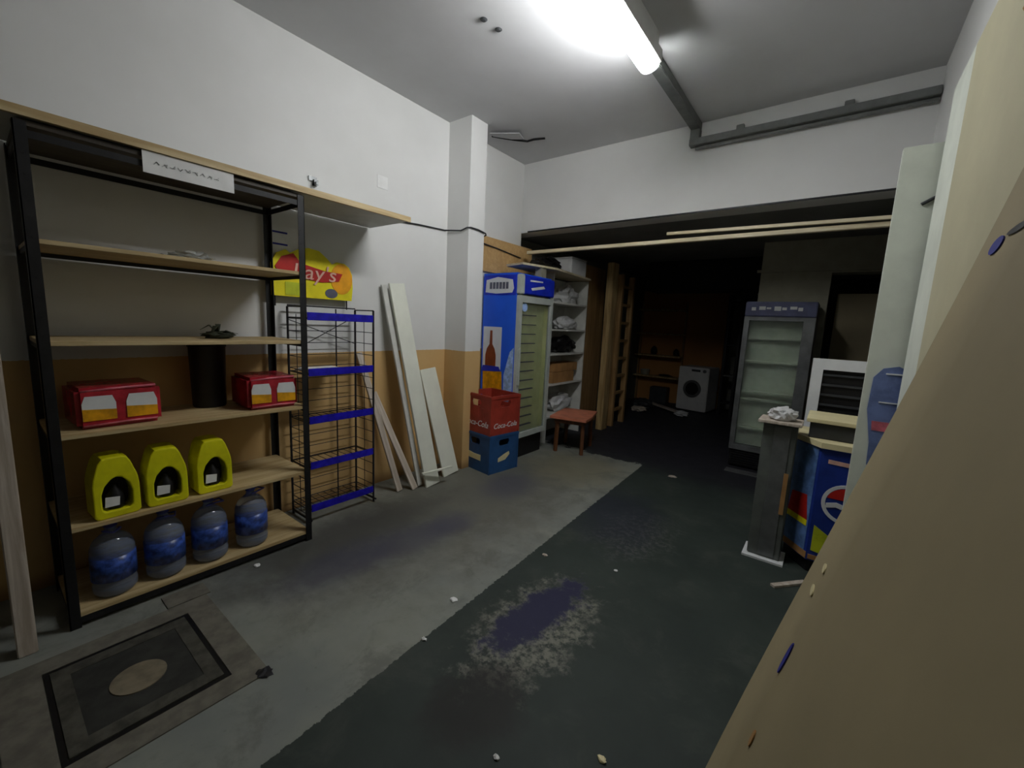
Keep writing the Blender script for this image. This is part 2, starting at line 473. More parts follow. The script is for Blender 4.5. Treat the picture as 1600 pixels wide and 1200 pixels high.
# cracked plaster on the ceiling by the pillar
crack = MB().tube([(-2.98, 3.40, 3.366), (-2.9, 3.5, 3.364), (-2.83, 3.58, 3.362), (-2.74, 3.68, 3.364), (-2.66, 3.68, 3.364), (-2.55, 3.72, 3.367)], 0.012, 6).build('trim_crack', 'dark')
crack['kind'] = 'structure'
crack2 = bx('plaster_flake', 'ceil', (-0.15, 0.15, -0.09, 0.09, -0.003, 0.003)); crack2.location = (-2.83, 3.46, 3.352); crack2.rotation_euler = (0.1, 0.06, 0.4)
tag(crack2, 'loose plaster flake peeling from the ceiling corner by the pillar', 'plaster')
for x, y, w in ((-1.97, 2.13, 'the one nearer the camera'), (-1.95, 2.25, 'the one nearer the far wall')):
    h = MB().lathe([(0.004, -0.001), (0.02, -0.001), (0.024, -0.004), (0.013, -0.012), (0.004, -0.012)], (x, y, CZ), 14).build('ceiling_plug', 'greydark')
    tag(h, 'small dark ceiling plug left of the lamp, ' + w, 'plug', 'ceiling plugs')

# ------------------------------------------------------------------ ceiling lamp and trunking
t = thing('ceiling_lamp', 'lit white fluorescent ceiling light with ribbed diffuser', 'ceiling light', (-1.17, 0, 0))
mb = MB()
mb.box(-0.055, 0.08, 1.82, 2.865, 3.262, 3.275).box(0.072, 0.08, 1.82, 2.865, 3.205, 3.262)  # top and right plates added to keep lamp light off the ceiling
mb.box(0.03, 0.06, 1.86, 2.84, 3.275, 3.368)
mb.build('shielding_housing', 'washer', t)
prof = [(0.066 * math.cos(a), 3.212 + 0.048 * math.sin(a)) for a in [2 * PI * i / 28 for i in range(28)]]
MB().prism([(x, z) for x, z in prof], 0.985, Matrix(((1, 0, 0, 0), (0, 0, 1, 1.83), (0, 1, 0, 0), (0, 0, 0, 1)))).build('diffuser', 'tube', t)
e = MB().prism([(x * 1.04, 3.212 + (z - 3.212) * 1.1) for x, z in prof], 0.05, Matrix(((1, 0, 0, 0), (0, 0, 1, 2.815), (0, 1, 0, 0), (0, 0, 0, 1)))).build('end_cap', 'clear', t)

t = thing('cable_trunking', 'grey cable trunking running from the lamp and along the lintel', 'trunking', (0, 0, 0))
MB().box(-1.25, -1.17, 2.96, 4.19, 3.30, 3.368, bev=0.004).build('ceiling_run', 'duct', t)
MB().box(-1.25, 0.375, 4.12, 4.195, 3.165, 3.22, bev=0.004).box(-1.25, -1.17, 4.13, 4.195, 3.165, 3.30).build('wall_run', 'duct', t)
MB().rod((-1.2, 4.165, 3.145), (0.37, 4.165, 3.145), 0.016).build('conduit', 'duct', t)
for x in (-0.85, -0.12):
    bx('clip', 'duct', (x - 0.03, x + 0.03, 4.16, 4.198, 3.222, 3.27), t, 0.004)

# ------------------------------------------------------------------ long board on top of the shelving
t = thing('long_shelf_board', 'long white underside board laid over the shelving top, running past the wire rack', 'board', (0, 0, 0))
bx('panel', 'melamine', (-3.12, -2.625, -0.25, 2.09, 2.222, 2.242), t)
bx('edge_strip', 'board', (-2.624, -2.602, -0.25, 2.09, 2.214, 2.25), t)
# ------------------------------------------------------------------ black shelving unit
XB, XF, Y0, Y1 = -3.10, -2.62, 0.18, 1.30
t = thing('shelving_unit', 'tall black metal shelving with six wooden boards against the left wall', 'shelving', (XF, (Y0 + Y1) / 2, 0))
def loc(o, t):       # give world-space geometry a parent whose origin is elsewhere
    o.data.transform(Matrix.Translation(-t.location)); return o
for (x, y, sx, sy) in ((XF, Y0, -1, 1), (XF, Y1, -1, -1), (XB, Y0, 1, 1), (XB, Y1, 1, -1)):
    mb = MB()
    mb.box(x, x + sx * 0.038, y - sy * 0.004, y, 0, 2.20); mb.box(x, x + sx * 0.004, y - sy * 0.004, y + sy * 0.034, 0, 2.20)
    for k in range(26):
        z = 0.08 + k * 0.08
        mb.rod((x + sx * -0.002, y + sy * 0.018, z), (x + sx * 0.006, y + sy * 0.018, z), 0.005, 6)
    loc(mb.build('post', 'black', t), t)
for z in (0.07, 0.485, 0.92, 1.335, 1.755):
    loc(MB().box(XB + 0.005, XF - 0.005, Y0 + 0.004, Y1 - 0.004, z - 0.02, z, bev=0.002).build('shelf_board', 'board', t), t)
loc(bx('shelf_board', 'darkwood', (XB + 0.005, XF - 0.005, Y0 + 0.004, Y1 - 0.004, 2.185, 2.205), t), t)
for z in (0.045, 0.47, 0.905, 1.32, 1.74, 2.165):
    mb = MB()
    for x in (XB + 0.004, XF - 0.010):
        if z in (0.045, 2.165) or x < -3: mb.box(x, x + 0.006, Y0 + 0.006, Y1 - 0.006, z - 0.025, z + 0.004)
    for y in (Y0 + 0.005, Y1 - 0.011):
        mb.box(XB + 0.006, XF - 0.012, y, y + 0.006, z - 0.025, z + 0.004)
    loc(mb.build('shelf_frame', 'black', t), t)
lb = loc(MB().box(XF + 0.006, XF + 0.009, 0.56, 0.93, 2.115, 2.212).build('paper_label', 'paper', t), t); lb['label'] = 'white paper strip with faint handwriting'
mb = MB()
for i in range(9):
    y = 0.61 + i * 0.03
    mb.tube([(XF + 0.011, y + 0.012 * math.sin(k), 2.165 + 0.008 * math.cos(k * 2.2 + i)) for k in range(5)], 0.0010, 5)
loc(mb.build('handwriting', 'steel', lb), t)

# pale upright at the left end of the shelving
o = bx('wooden_post', 'lath', (-0.025, 0.025, -0.03, 0.03, 0, 1.95), bev=0.004); o.location = (-2.585, 0.045, 0.0)
tag(o, 'pale upright post standing at the near left end of the black shelving', 'post')

# ---- water bottles
def bottle():
    t = thing('water_bottle', 'x', 'water bottle', (0, 0, 0), 0, 'large water bottles on the bottom shelf')
    body = [(0.02, 0), (0.07, 0.002), (0.084, 0.02), (0.086, 0.05), (0.082, 0.07), (0.086, 0.09), (0.086, 0.12), (0.083, 0.125), (0.083, 0.2), (0.086, 0.205),
            (0.085, 0.235), (0.08, 0.255), (0.068, 0.28), (0.045, 0.303), (0.026, 0.318), (0.022, 0.335), (0.02, 0.345)]
    MB().lathe(body).build('body', 'water', t, True)
    MB().lathe([(0.0875, 0.085), (0.0872, 0.205)], seg=28).build('label_band', 'bluelabel', t, True)
    MB().lathe([(0.025, 0.343), (0.027, 0.346), (0.027, 0.364), (0.024, 0.368)], seg=20).build('cap', 'cap', t)
    MB().tube([(0.0, -0.03, 0.325), (0.045, -0.03, 0.34), (0.075, 0, 0.335), (0.045, 0.03, 0.34), (0, 0.03, 0.325)], 0.005, 6).build('handle', 'cap', t)
    return t
b0 = bottle()
spots = [(-2.735, 0.355, 'large blue-tinted water bottle nearest the left end of the bottom shelf'),
         (-2.735, 0.56, 'large blue-tinted water bottle, second from the left on the bottom shelf'),
         (-2.735, 0.765, 'large blue-tinted water bottle, third from the left on the bottom shelf'),
         (-2.735, 0.985, 'large blue-tinted water bottle at the right end of the row on the bottom shelf')]
for i, (x, y, l) in enumerate(spots):
    b = b0 if i == 0 else dup(b0)
    b.location = (x, y, 0.0705); b.rotation_euler = (0, 0, 0.5 * i); b['label'] = l
# ---- yellow canisters
def canister():
    t = thing('canister', 'x', 'canister', (0, 0, 0), 0, 'yellow canisters on the second shelf')
    o = [(0.0, 0.012), (0.012, 0), (0.158, 0), (0.17, 0.012), (0.17, 0.15), (0.166, 0.19), (0.142, 0.27), (0.136, 0.29), (0.118, 0.3), (0.045, 0.3), (0.03, 0.292), (0.02, 0.26), (0.004, 0.2), (0, 0.17)]
    w = [(0.042, 0.035), (0.128, 0.035), (0.14, 0.05), (0.142, 0.12), (0.132, 0.16), (0.108, 0.192), (0.088, 0.2), (0.068, 0.192), (0.042, 0.16), (0.03, 0.12), (0.03, 0.05)]
    c = (0.085, 0.1)
    bm = MB().ringprism(resample(o, c, 56), resample(w, c, 56), 0.14, FX(-0.07, -0.085, 0))
    b = bm.build('body', 'yellow', t)
    m = b.modifiers.new('b', 'BEVEL'); m.width = 0.006; m.segments = 2; m.limit_method = 'ANGLE'; m.angle_limit = math.radians(50)
    MB().prism(resample(w, c, 40), 0.02, FX(-0.03, -0.085, 0)).build('recess', 'bag', t)
    MB().lathe([(0.03, 0), (0.034, 0.01), (0.034, 0.07), (0.016, 0.1), (0.012, 0.12)], (0.025, 0.0, 0.035), 20).build('inner_bottle', 'bag', t, True)
    MB().prism([(-0.032, -0.03), (0.02, -0.03), (0.024, 0.012), (-0.028, 0.02)], 0.003, FX(0.06, -0.014, 0.085)).build('inner_label', 'paper', t)
    return t
c0 = canister()
for i, (x, y, r, l) in enumerate([(-2.715, 0.375, 0.06, 'yellow canister with a dark arched opening, leftmost of the three on the second shelf'),
                               (-2.72, 0.575, -0.02, 'yellow canister with a dark arched opening, middle of the three on the second shelf'),
                               (-2.73, 0.785, 0.03, 'yellow canister with a dark arched opening, rightmost of the three on the second shelf')]):
    b = c0 if i == 0 else dup(c0)
    b.location = (x, y, 0.4855); b.rotation_euler = (0, 0, r); b['label'] = l
# ---- red packs
def pack(loc_, rz, n, w, label, glare):
    t = thing('drink_pack', label, 'multipack', loc_, rz, 'red shrink-wrapped packs on the shelf')
    MB().box(-0.30, 0, -w / 2, w / 2, 0, 0.195, bev=0.018).build('pack', 'packred', t)
    for k in range(2):
        cy = (-0.25 + 0.5 * k) * w
        pw = w * 0.19
        sh = [(-pw, -0.06), (pw, -0.06), (pw, 0.02), (pw * 0.8, 0.055), (-pw * 0.8, 0.055), (-pw, 0.02)]
        lab = MB().prism(sh, 0.003, FX(0.0, cy, 0.1)).build('printed_panel', 'white', t)
        MB().prism([(-pw, -0.06), (pw, -0.06), (pw, -0.012), (-pw, -0.004)], 0.0016, FX(0.0035, cy, 0.1)).build('yellow_band', 'beer', lab)
    MB().tube([(-0.004, -w / 2 + 0.02, 0.178), (-0.002, -w * 0.1, 0.186), (-0.006, w / 2 - 0.02, 0.19)], 0.006, 6).build('film_fold_glare', 'packpink', t, True)  # fold ridges with the film's glare put into their pink colour
    MB().tube([(0.0, -w / 2 + 0.02, 0.016), (0.002, w * 0.1, 0.022), (-0.002, w / 2 - 0.02, 0.02)], 0.005, 6).build('film_fold_glare', 'packpink', t, True)
    return t
pack((-2.70, 0.43, 0.9205), 0.04, 6, 0.31, 'red shrink-wrapped pack with yellow print at left of the third shelf', 0)
pack((-2.665, 1.115, 0.9205), -0.04, 6, 0.28, 'red shrink-wrapped pack with yellow print at right of the third shelf', 0)
# ---- black bin with bag behind
t = thing('waste_bin', 'tall black bin standing behind the right red pack on the third shelf', 'bin', (-2.97, 0.872, 0.9205))
MB().lathe([(0.08, 0), (0.085, 0.01), (0.092, 0.36), (0.097, 0.362), (0.097, 0.375), (0.09, 0.375), (0.085, 0.36), (0.05, 0.05)], seg=30).build('body', 'bag', t, True)
# ---- dark leaves on the fourth shelf
t = thing('dried_plant', 'small dark crumpled plant lying on the fourth shelf above the black bin', 'plant', (-2.85, 0.90, 1.3355))
rnd = random.Random(4)
MB().lump((0, 0, 0.022), (0.06, 0.09, 0.026), 0.5, 3, 5, 0.75).build('clump', 'plant', t)
mb = MB()
for k in range(12):
    a = rnd.uniform(0, 2 * PI); L = rnd.uniform(0.07, 0.12); hh = rnd.uniform(0.02, 0.085)
    d = Vector((math.cos(a) * 0.7, math.sin(a), 0)); s = Vector((-d.y, d.x, 0)).normalized() * 0.014
    P = [Vector((0, 0, 0.02)), d * L * 0.5 + Vector((0, 0, hh)), d * L + Vector((0, 0, hh * 0.5 + 0.008))]
    vs = [mb.b.verts.new(P[0]), mb.b.verts.new(P[1] + s), mb.b.verts.new(P[2]), mb.b.verts.new(P[1] - s)]
    vt = [mb.b.verts.new(v.co + Vector((0, 0, 0.003))) for v in vs]
    mb.b.faces.new(vs[::-1]); mb.b.faces.new(vt)
    for i in range(4): mb.b.faces.new((vs[i], vs[(i + 1) % 4], vt[(i + 1) % 4], vt[i]))
mb.build('leaves', 'plant', t)
# ---- clear crumple on the fifth shelf
tag(MB().lump((-2.86, 0.80, 1.783), (0.07, 0.12, 0.03), 0.7, 3, 9, 0.9).build('plastic_wrap', 'clear'), 'crumpled clear plastic wrap on the fifth shelf of the black shelving', 'plastic wrap')
tag(MB().lump((-2.84, 0.655, 1.767), (0.02, 0.02, 0.012), 0.4, 2, 2, 0.9).build('crumb', 'plant'), 'tiny dark scrap beside the clear plastic on the fifth shelf', 'scrap')

# ------------------------------------------------------------------ wall bits
t = thing('wall_hook', 'small grey hook bracket on the white wall above the long board', 'hook', (-3.148, 1.63, 2.47))
MB().box(0, 0.012, -0.03, 0.03, -0.01, 0.02).box(0, 0.06, 0.0, 0.012, -0.04, -0.02).box(0, 0.03, 0.0, 0.03, -0.04, 0.0).build('bracket', 'steel', t)
tag(bx('paper_scrap', 'paper', (-3.149, -3.146, 2.18, 2.28, 2.57, 2.67)), 'torn white paper scrap on the white wall right of the hook', 'paper')
tag(MB().tube([(-3.14, 2.1, 2.31), (-3.14, 2.3, 2.335), (-3.14, 2.6, 2.36), (-3.14, 2.94, 2.375), (-3.09, 2.966, 2.375), (-2.95, 2.966, 2.36), (-2.87, 2.966, 2.38), (-2.848, 3.0, 2.385), (-2.848, 3.1, 2.385), (-2.848, 3.21, 2.37), (-2.87, 3.24, 2.36), (-3.1, 3.32, 2.35), (-3.11, 3.7, 2.33), (-3.11, 4.15, 2.29)], 0.007).build('wall_cable', 'wire'), 'thin grey cable along the white wall and round the pillar', 'cable')

# ------------------------------------------------------------------ snack rack with blue strips
RX0, RX1, RY0, RY1 = -3.09, -2.84, 1.40, 1.93
t = thing('display_rack', 'black wire display rack with blue shelf strips between shelving and planks', 'rack', ((RX0 + RX1) / 2, (RY0 + RY1) / 2, 0))
for x in (RX0, RX1):
    for y in (RY0, RY1):
        loc(MB().rod((x, y, 0), (x, y, 1.55), 0.008).build('post', 'wire', t), t)
for z in (0.10, 0.42, 0.75, 1.09, 1.475):
    mb = MB()
    for i in range(10):
        y = RY0 + 0.02 + i * (RY1 - RY0 - 0.04) / 9
        mb.rod((RX0, y, z), (RX1, y, z), 0.0025, 6)
    for x in (RX0, RX1): mb.rod((x, RY0, z), (x, RY1, z), 0.004, 6)
    for y in (RY0, RY1): mb.rod((RX0, y, z), (RX1, y, z), 0.004, 6)
    s = loc(mb.build('wire_shelf', 'wire', t), t)
    loc(MB().box(RX1 + 0.008, RX1 + 0.014, RY0 + 0.01, RY1 - 0.01, z - 0.014, z + 0.04, bev=0.002).build('price_strip', 'blueplastic', s), t)
for nm, y in (('side_grid', RY0), ('side_grid', RY1)):
    mb = MB()
    for k in range(17):
        z = 0.06 + k * 0.088; mb.rod((RX0, y, z), (RX1, y, z), 0.0028, 6)
    mb.rod(((RX0 + RX1) / 2, y, 0.06), ((RX0 + RX1) / 2, y, 1.5), 0.003, 6)
    loc(mb.build(nm, 'wire', t), t)
mb = MB()
for k in range(17):
    z = 0.06 + k * 0.088; mb.rod((RX0 - 0.002, RY0, z), (RX0 - 0.002, RY1, z), 0.0028, 6)
mb.rod((RX0, (RY0 + RY1) / 2 + 0.1, 0), (RX0, (RY0 + RY1) / 2 + 0.1, 1.55), 0.006, 6)
loc(mb.build('back_grid', 'wire', t), t)
mb = MB(); mb.rod((RX0, RY0, 1.56), (RX0, RY1, 1.56), 0.005, 6).rod((RX0, RY0, 1.55), (RX1, RY0, 1.55), 0.005, 6).rod((RX0, RY1, 1.55), (RX1, RY1, 1.55), 0.005, 6)
mb.rod((RX1, RY0, 1.30), (RX1, RY0 + 0.3, 1.46), 0.003, 6).rod((RX0, RY0, 1.46), (RX0, RY1, 1.28), 0.003, 6)
loc(mb.build('top_rail', 'wire', t), t)
for y in (RY0, RY1):
    loc(MB().rod((RX0, y, 0.03), (RX1 + 0.03, y, 0.03), 0.008, 8).build('foot', 'wire', t), t)
tag(MB().box(-3.07, -2.86, 1.43, 1.72, 1.096, 1.108).box(-3.05, -2.87, 1.45, 1.7, 1.108, 1.116, mat=Matrix.Rotation(0.0, 4, 'Z')).build('paper_stack', 'paper'), 'thin stack of white paper on the second wire shelf of the display rack', 'paper')
# snack sign above the rack
t = thing('snack_sign', 'yellow header sign with red ribbon lettering above the wire display rack', 'sign', (-3.10, 1.6, 1.62))
edge = [(-0.30, 0.0), (0.30, 0.0), (0.31, 0.1), (0.305, 0.2), (0.28, 0.255), (0.24, 0.28), (0.18, 0.285), (0.14, 0.262), (0.1, 0.3), (0.04, 0.345), (-0.04, 0.355), (-0.11, 0.335), (-0.17, 0.3), (-0.2, 0.32), (-0.26, 0.29), (-0.3, 0.22)]
bd = MB().prism(edge, 0.012, FX(0, 0, 0)).build('sign_board', 'signyellow', t)
MB().prism(arc(0.215, 0.16, 0.09, 0.115, n=24), 0.003, FX(0.012, 0, 0)).build('orange_sun', 'orange', t)
rb = [(-0.26, 0.17), (-0.1, 0.135), (0.06, 0.12), (0.19, 0.14), (0.22, 0.2), (0.08, 0.205), (0.0, 0.22), (-0.1, 0.24), (-0.15, 0.3), (-0.23, 0.27), (-0.275, 0.2)]
MB().prism(rb, 0.003, FX(0.0155, 0, 0)).build('red_ribbon', 'red', t)
text('lettering', "Lay's", 0.15, 'pink', t, FX(0.0205, 0.0, 0.178), 0.0012, 0.15, 1.15)
MB().prism(arc(0.13, 0.045, 0.05, 0.035, n=20), 0.003, FX(0.012, 0, 0)).build('blue_badge', 'ink', t)
MB().prism([(-0.21, 0.01), (-0.1, 0.01), (-0.1, 0.1), (-0.21, 0.1)], 0.003, FX(0.012, 0, 0)).build('green_patch', 'lime', t)
for y in (-0.27, 0.27):
    MB().rod((-0.012, y, -0.07), (-0.012, y, 0.2), 0.005, 8).build('sign_bracket', 'wire', t)
t = thing('wall_notice', 'white paper notice with blue lines on the wall behind the shelving post', 'notice', (-3.147, 1.44, 1.98))
MB().box(0, 0.003, -0.13, 0.09, -0.1, 0.12).build('sheet', 'paper', t)
for z in (0.07, -0.01): MB().box(0.003, 0.005, -0.1, 0.0, z, z + 0.012).build('blue_line', 'blueink', t)

# ------------------------------------------------------------------ planks leaning on the wall
def lean(name, mat, base, top, w, th, label, cat, group, extra=None):
    """board from base to top (3-D points), width along Y, thickness outwards"""
    base, top = Vector(base), Vector(top); d = top - base; L = d.length; zax = d.normalized()
    yax = Vector((0, 1, 0)); xax = yax.cross(zax).normalized(); yax = zax.cross(xax)
    mx = Matrix((xax, yax, zax)).transposed().to_4x4(); mx.translation = base
    o = MB().box(0, th, -w / 2, w / 2, 0, L, bev=0.002).build(name, mat)
    o.matrix_world = mx
    return tag(o, label, cat, group)
G = 'boards leaning against the left wall'
lean('plank', 'lath', (-2.86, 2.20, 0.004), (-3.135, 1.985, 1.20), 0.055, 0.018, 'narrow whitewashed lath leaning in front of the wire rack, nearer the shelving', 'plank', G)
lean('plank', 'lath', (-2.80, 2.32, 0.004), (-3.13, 2.12, 0.85), 0.06, 0.018, 'short narrow whitewashed lath leaning beside the longer one, right of the wire rack', 'plank', G)
lean('plank', 'melamine', (-2.83, 2.40, 0.004), (-3.13, 2.22, 1.78), 0.05, 0.02, 'slim greyish board edge leaning left of the tall white board', 'plank', G)
lean('plank', 'whiteboard', (-2.76, 2.49, 0.004), (-3.10, 2.33, 1.80), 0.16, 0.022, 'tall white board leaning against the wall, the highest of the planks', 'plank', G)
lean('plank', 'whiteboard', (-2.84, 2.80, 0.004), (-3.10, 2.70, 1.03), 0.20, 0.02, 'short wide white board leaning right of the tall one, by the pillar', 'plank', G)
o = MB().box(-0.012, 0.012, -0.15, 0.15, -0.007, 0.007).build('batten', 'whiteboard'); o.location = (-2.70, 2.50, 0.155); o.rotation_euler = (0.05, 0, -0.25)
tag(o, 'short white batten lying across the foot of the tall white board', 'batten')

# ------------------------------------------------------------------ crates
def crate(name, mat, loc_, rz, w, d, h, label):
    t = thing(name, label, 'crate', loc_, rz, 'bottle crates stacked beside the fridge')
    rect = lambda x0, y0, x1, y1: [(x0, y0), (x1, y0), (x1, y1), (x0, y1)]
    th = 0.012
    mb = MB()
    def side(L, mx, holes):
        o = rect(-L / 2, 0, L / 2, h)
        hh = [(-0.06, h - 0.12), (0.06, h - 0.12), (0.075, h - 0.085), (0.06, h - 0.055), (-0.06, h - 0.055), (-0.075, h - 0.085)]
        c = (0, h - 0.09)
        mb.ringprism(resample(o, c, 72), resample(hh, c, 72), th, mx)
    side(w, FY(0, -d / 2 + th, 0), 1); side(w, FY(0, d / 2, 0), 1)
    side(d - 2 * th, FX(w / 2 - th, 0, 0), 1); side(d - 2 * th, FX(-w / 2, 0, 0), 1)
    mb.box(-w / 2 + th, w / 2 - th, -d / 2 + th, d / 2 - th, 0.004, 0.016)
    mb.build('body', mat, t)
    m = MB()
    m.box(-w / 2 - 0.006, w / 2 + 0.006, -d / 2 - 0.006, -d / 2, h - 0.03, h - 0.004).box(-w / 2 - 0.006, w / 2 + 0.006, d / 2, d / 2 + 0.006, h - 0.03, h - 0.004)
    m.box(-w / 2 - 0.006, -w / 2, -d / 2, d / 2, h - 0.03, h - 0.004).box(w / 2, w / 2 + 0.006, -d / 2, d / 2, h - 0.03, h - 0.004)
    for x in (-w / 2 - 0.004, w / 2 - 0.012):
        for y in (-d / 2 - 0.004, d / 2 - 0.012): m.box(x, x + 0.016, y, y + 0.016, 0.0, h - 0.03)
    m.build('rim', mat, t)
    m = MB()
    for k in (-1, 0, 1): m.box(k * w / 4 - 0.004, k * w / 4 + 0.004, -d / 2 + th, d / 2 - th, 0.016, h * 0.6)
    for k in (-1, 0, 1): m.box(-w / 2 + th, w / 2 - th, k * d / 4 - 0.004, k * d / 4 + 0.004, 0.016, h * 0.6)
    m.build('divider', mat, t)
    return t
CW, CD, CH = 0.44, 0.40, 0.395
cx, cy, cr = -2.74, 3.27, -0.13
t = crate('bottle_crate', 'crate_blue', (cx, cy, 0), cr, CW, CD, CH, 'blue plastic bottle crate standing on the floor under the red crate')
MB().prism([(-0.12, 0.0), (0.13, -0.006), (0.13, 0.055), (0.03, 0.052), (-0.1, 0.068), (-0.13, 0.06)], 0.003, FY(-0.04, -CD / 2, 0.12)).build('worn_logo', 'cream', t)
MB().prism([(-0.08, 0.0), (0.02, 0.01), (0.08, 0.06), (0.07, 0.09), (0.0, 0.07), (-0.08, 0.04)], 0.003, FX(CW / 2, 0, 0.11)).build('worn_logo', 'cream', t)
t = crate('bottle_crate', 'crate_red', (cx, cy, CH + 0.001), cr, CW, CD, CH, 'red plastic bottle crate stacked on top of the blue crate')
text('lettering', 'Coca-Cola', 0.085, 'white', t, FY(0.0, -CD / 2 - 0.002, 0.10), 0.001, 0.3)
text('lettering', 'Coca-Cola', 0.075, 'white', t, FX(CW / 2 + 0.002, 0, 0.09), 0.001, 0.3)
m = MB()
for k in range(4): m.box(-0.15 + k * 0.075, -0.11 + k * 0.075, -CD / 2 - 0.004, -CD / 2, 0.16, 0.26)
m.build('ribs', 'crate_red', t)

# ------------------------------------------------------------------ blue fridge
FX0, FX1, FY0, FY1, FH = -3.12, -2.62, 3.52, 4.17, 2.03
t = thing('display_fridge', 'tall blue beer fridge with glass door and olive interior by the left wall', 'fridge', (FX0 / 2 + FX1 / 2, FY0, 0))
def L(o): return loc(o, t)
mb = MB()
mb.box(FX0, FX1 - 0.04, FY0, FY0 + 0.03, 0.24, FH).box(FX0, FX1 - 0.04, FY1 - 0.03, FY1, 0.24, FH)
mb.box(FX0, FX0 + 0.03, FY0 + 0.03, FY1 - 0.03, 0.24, FH).box(FX0 + 0.03, FX1 - 0.04, FY0 + 0.03, FY1 - 0.03, FH - 0.2, FH).box(FX0 + 0.03, FX1 - 0.04, FY0 + 0.03, FY1 - 0.03, 0.24, 0.28)
L(mb.build('cabinet', 'fblue', t))
L(bx('base_grille', 'black', (FX0 + 0.02, FX1 - 0.06, FY0 + 0.02, FY1 - 0.02, 0.0, 0.24), t))
L(MB().box(FX1 - 0.105, FX1 - 0.095, FY0 + 0.031, FY1 - 0.031, 0.281, FH - 0.201).build('liner', 'olive', t))
mb = MB(); mb.box(FX0 + 0.041, FX1 - 0.045, FY0 + 0.031, FY0 + 0.038, 0.281, FH - 0.201).box(FX0 + 0.041, FX1 - 0.045, FY1 - 0.038, FY1 - 0.031, 0.281, FH - 0.201)
L(mb.build('side_liner', 'olive', t))
for k in range(13):
    z = 0.36 + k * 0.103
    mb = MB()
    mb.box(FX1 - 0.092, FX1 - 0.066, FY0 + 0.07, FY0 + 0.42, z, z + 0.01)
    L(mb.build('wire_shelf', 'greydark', t))
# door frame with glass
d = L(MB().ringprism([(FY0, 0.25), (FY1, 0.25), (FY1, 1.80), (FY0, 1.80)], [(FY0 + 0.055, 0.31), (FY1 - 0.045, 0.31), (FY1 - 0.045, 1.73), (FY0 + 0.055, 1.73)], 0.038, FX(FX1 - 0.038, 0, 0)).build('door', 'fgrey', t))
L(MB().box(FX1 - 0.026, FX1 - 0.02, FY0 + 0.055, FY1 - 0.045, 0.31, 1.73).build('glass_pane', 'glass', d))
L(MB().box(FX1, FX1 + 0.025, FY0 + 0.012, FY0 + 0.035, 0.85, 1.25, bev=0.006).build('handle', 'fgrey', d))
L(MB().prism(arc(FY0 + 0.12, 1.68, 0.05, 0.045), 0.003, FX(FX1 - 0.019, 0, 0)).build('round_sticker', 'paleblue', d))
hd = L(MB().box(FX1 - 0.04, FX1 + 0.01, FY0 + 0.0, FY1, 1.815, 2.01, bev=0.01).build('header_panel', 'fblue2', t))
L(MB().box(FX1 - 0.05, FX1 + 0.013, FY0 - 0.004, FY0 + 0.07, 1.81, 2.015, bev=0.01).build('header_corner', 'fgrey', hd))
L(MB().prism([(FY0 + 0.2, 1.86), (FY0 + 0.45, 1.9), (FY0 + 0.42, 1.925), (FY0 + 0.18, 1.885)], 0.002, FX(FX1 + 0.01, 0, 0)).prism([(FY0 + 0.16, 1.95), (FY0 + 0.4, 1.96), (FY0 + 0.4, 1.975), (FY0 + 0.16, 1.968)], 0.002, FX(FX1 + 0.01, 0, 0)).build('header_script', 'white', hd))
# side artwork (face looks toward -Y)
def S(poly, nm, mat, d=0.002, off=0.0): return L(MB().prism(poly, d, FY(0, FY0 - off, 0)).build(nm, mat, t))
S([(FX0 + 0.01, 1.80), (FX1 - 0.05, 1.80), (FX1 - 0.05, 2.01), (FX0 + 0.01, 2.01)], 'side_header', 'fblue2')
S([(FX0 + 0.03, 1.83), (FX0 + 0.18, 1.815), (FX1 - 0.1, 1.825), (FX1 - 0.08, 1.87), (FX1 - 0.1, 1.96), (FX0 + 0.2, 1.99), (FX0 + 0.04, 1.96)], 'side_logo_field', 'white', 0.002, 0.002)
m = MB()
for k in range(6): m.box(FX0 + 0.09 + k * 0.045, FX0 + 0.122 + k * 0.045, FY0 - 0.006, FY0 - 0.004, 1.865, 1.935)
L(m.build('side_logo_marks', 'ink', t))
S([(FX0 + 0.02, 1.0), (FX0 + 0.28, 1.0), (FX0 + 0.28, 1.46), (FX0 + 0.02, 1.46)], 'art_light_field', 'white')
S([(FX1 - 0.17, 0.26), (FX1 - 0.05, 0.26), (FX1 - 0.05, 1.25), (FX1 - 0.10, 1.2), (FX1 - 0.17, 0.95)], 'art_pale_spray', 'paleblue')
S([(0.06 + FX0 + x, 1.02 + z) for x, z in [(0.0, 0), (0.15, 0), (0.15, 0.13), (0.13, 0.2), (0.095, 0.25), (0.09, 0.4), (0.06, 0.4), (0.055, 0.25), (0.02, 0.2), (0.0, 0.13)]], 'art_bottle', 'bottlebrown', 0.002, 0.002)
S([(FX0 + 0.04, 0.53), (FX0 + 0.33, 0.53), (FX0 + 0.3, 0.98), (FX0 + 0.03, 0.98)], 'art_beer_glass', 'beer', 0.002, 0.002)
S([(FX0 + 0.01, 0.96), (FX0 + 0.28, 0.98), (FX0 + 0.26, 1.03), (FX0 + 0.03, 1.03)], 'art_glass_rim', 'fblue2', 0.002, 0.004)
S(arc(FX0 + 0.18, 0.36, 0.18, 0.2, 0, 180), 'art_glass_base', 'white', 0.002, 0.004)
S(arc(FX0 + 0.18, 0.36, 0.14, 0.16, 0, 180), 'art_blue_disc', 'fblue2', 0.002, 0.006)

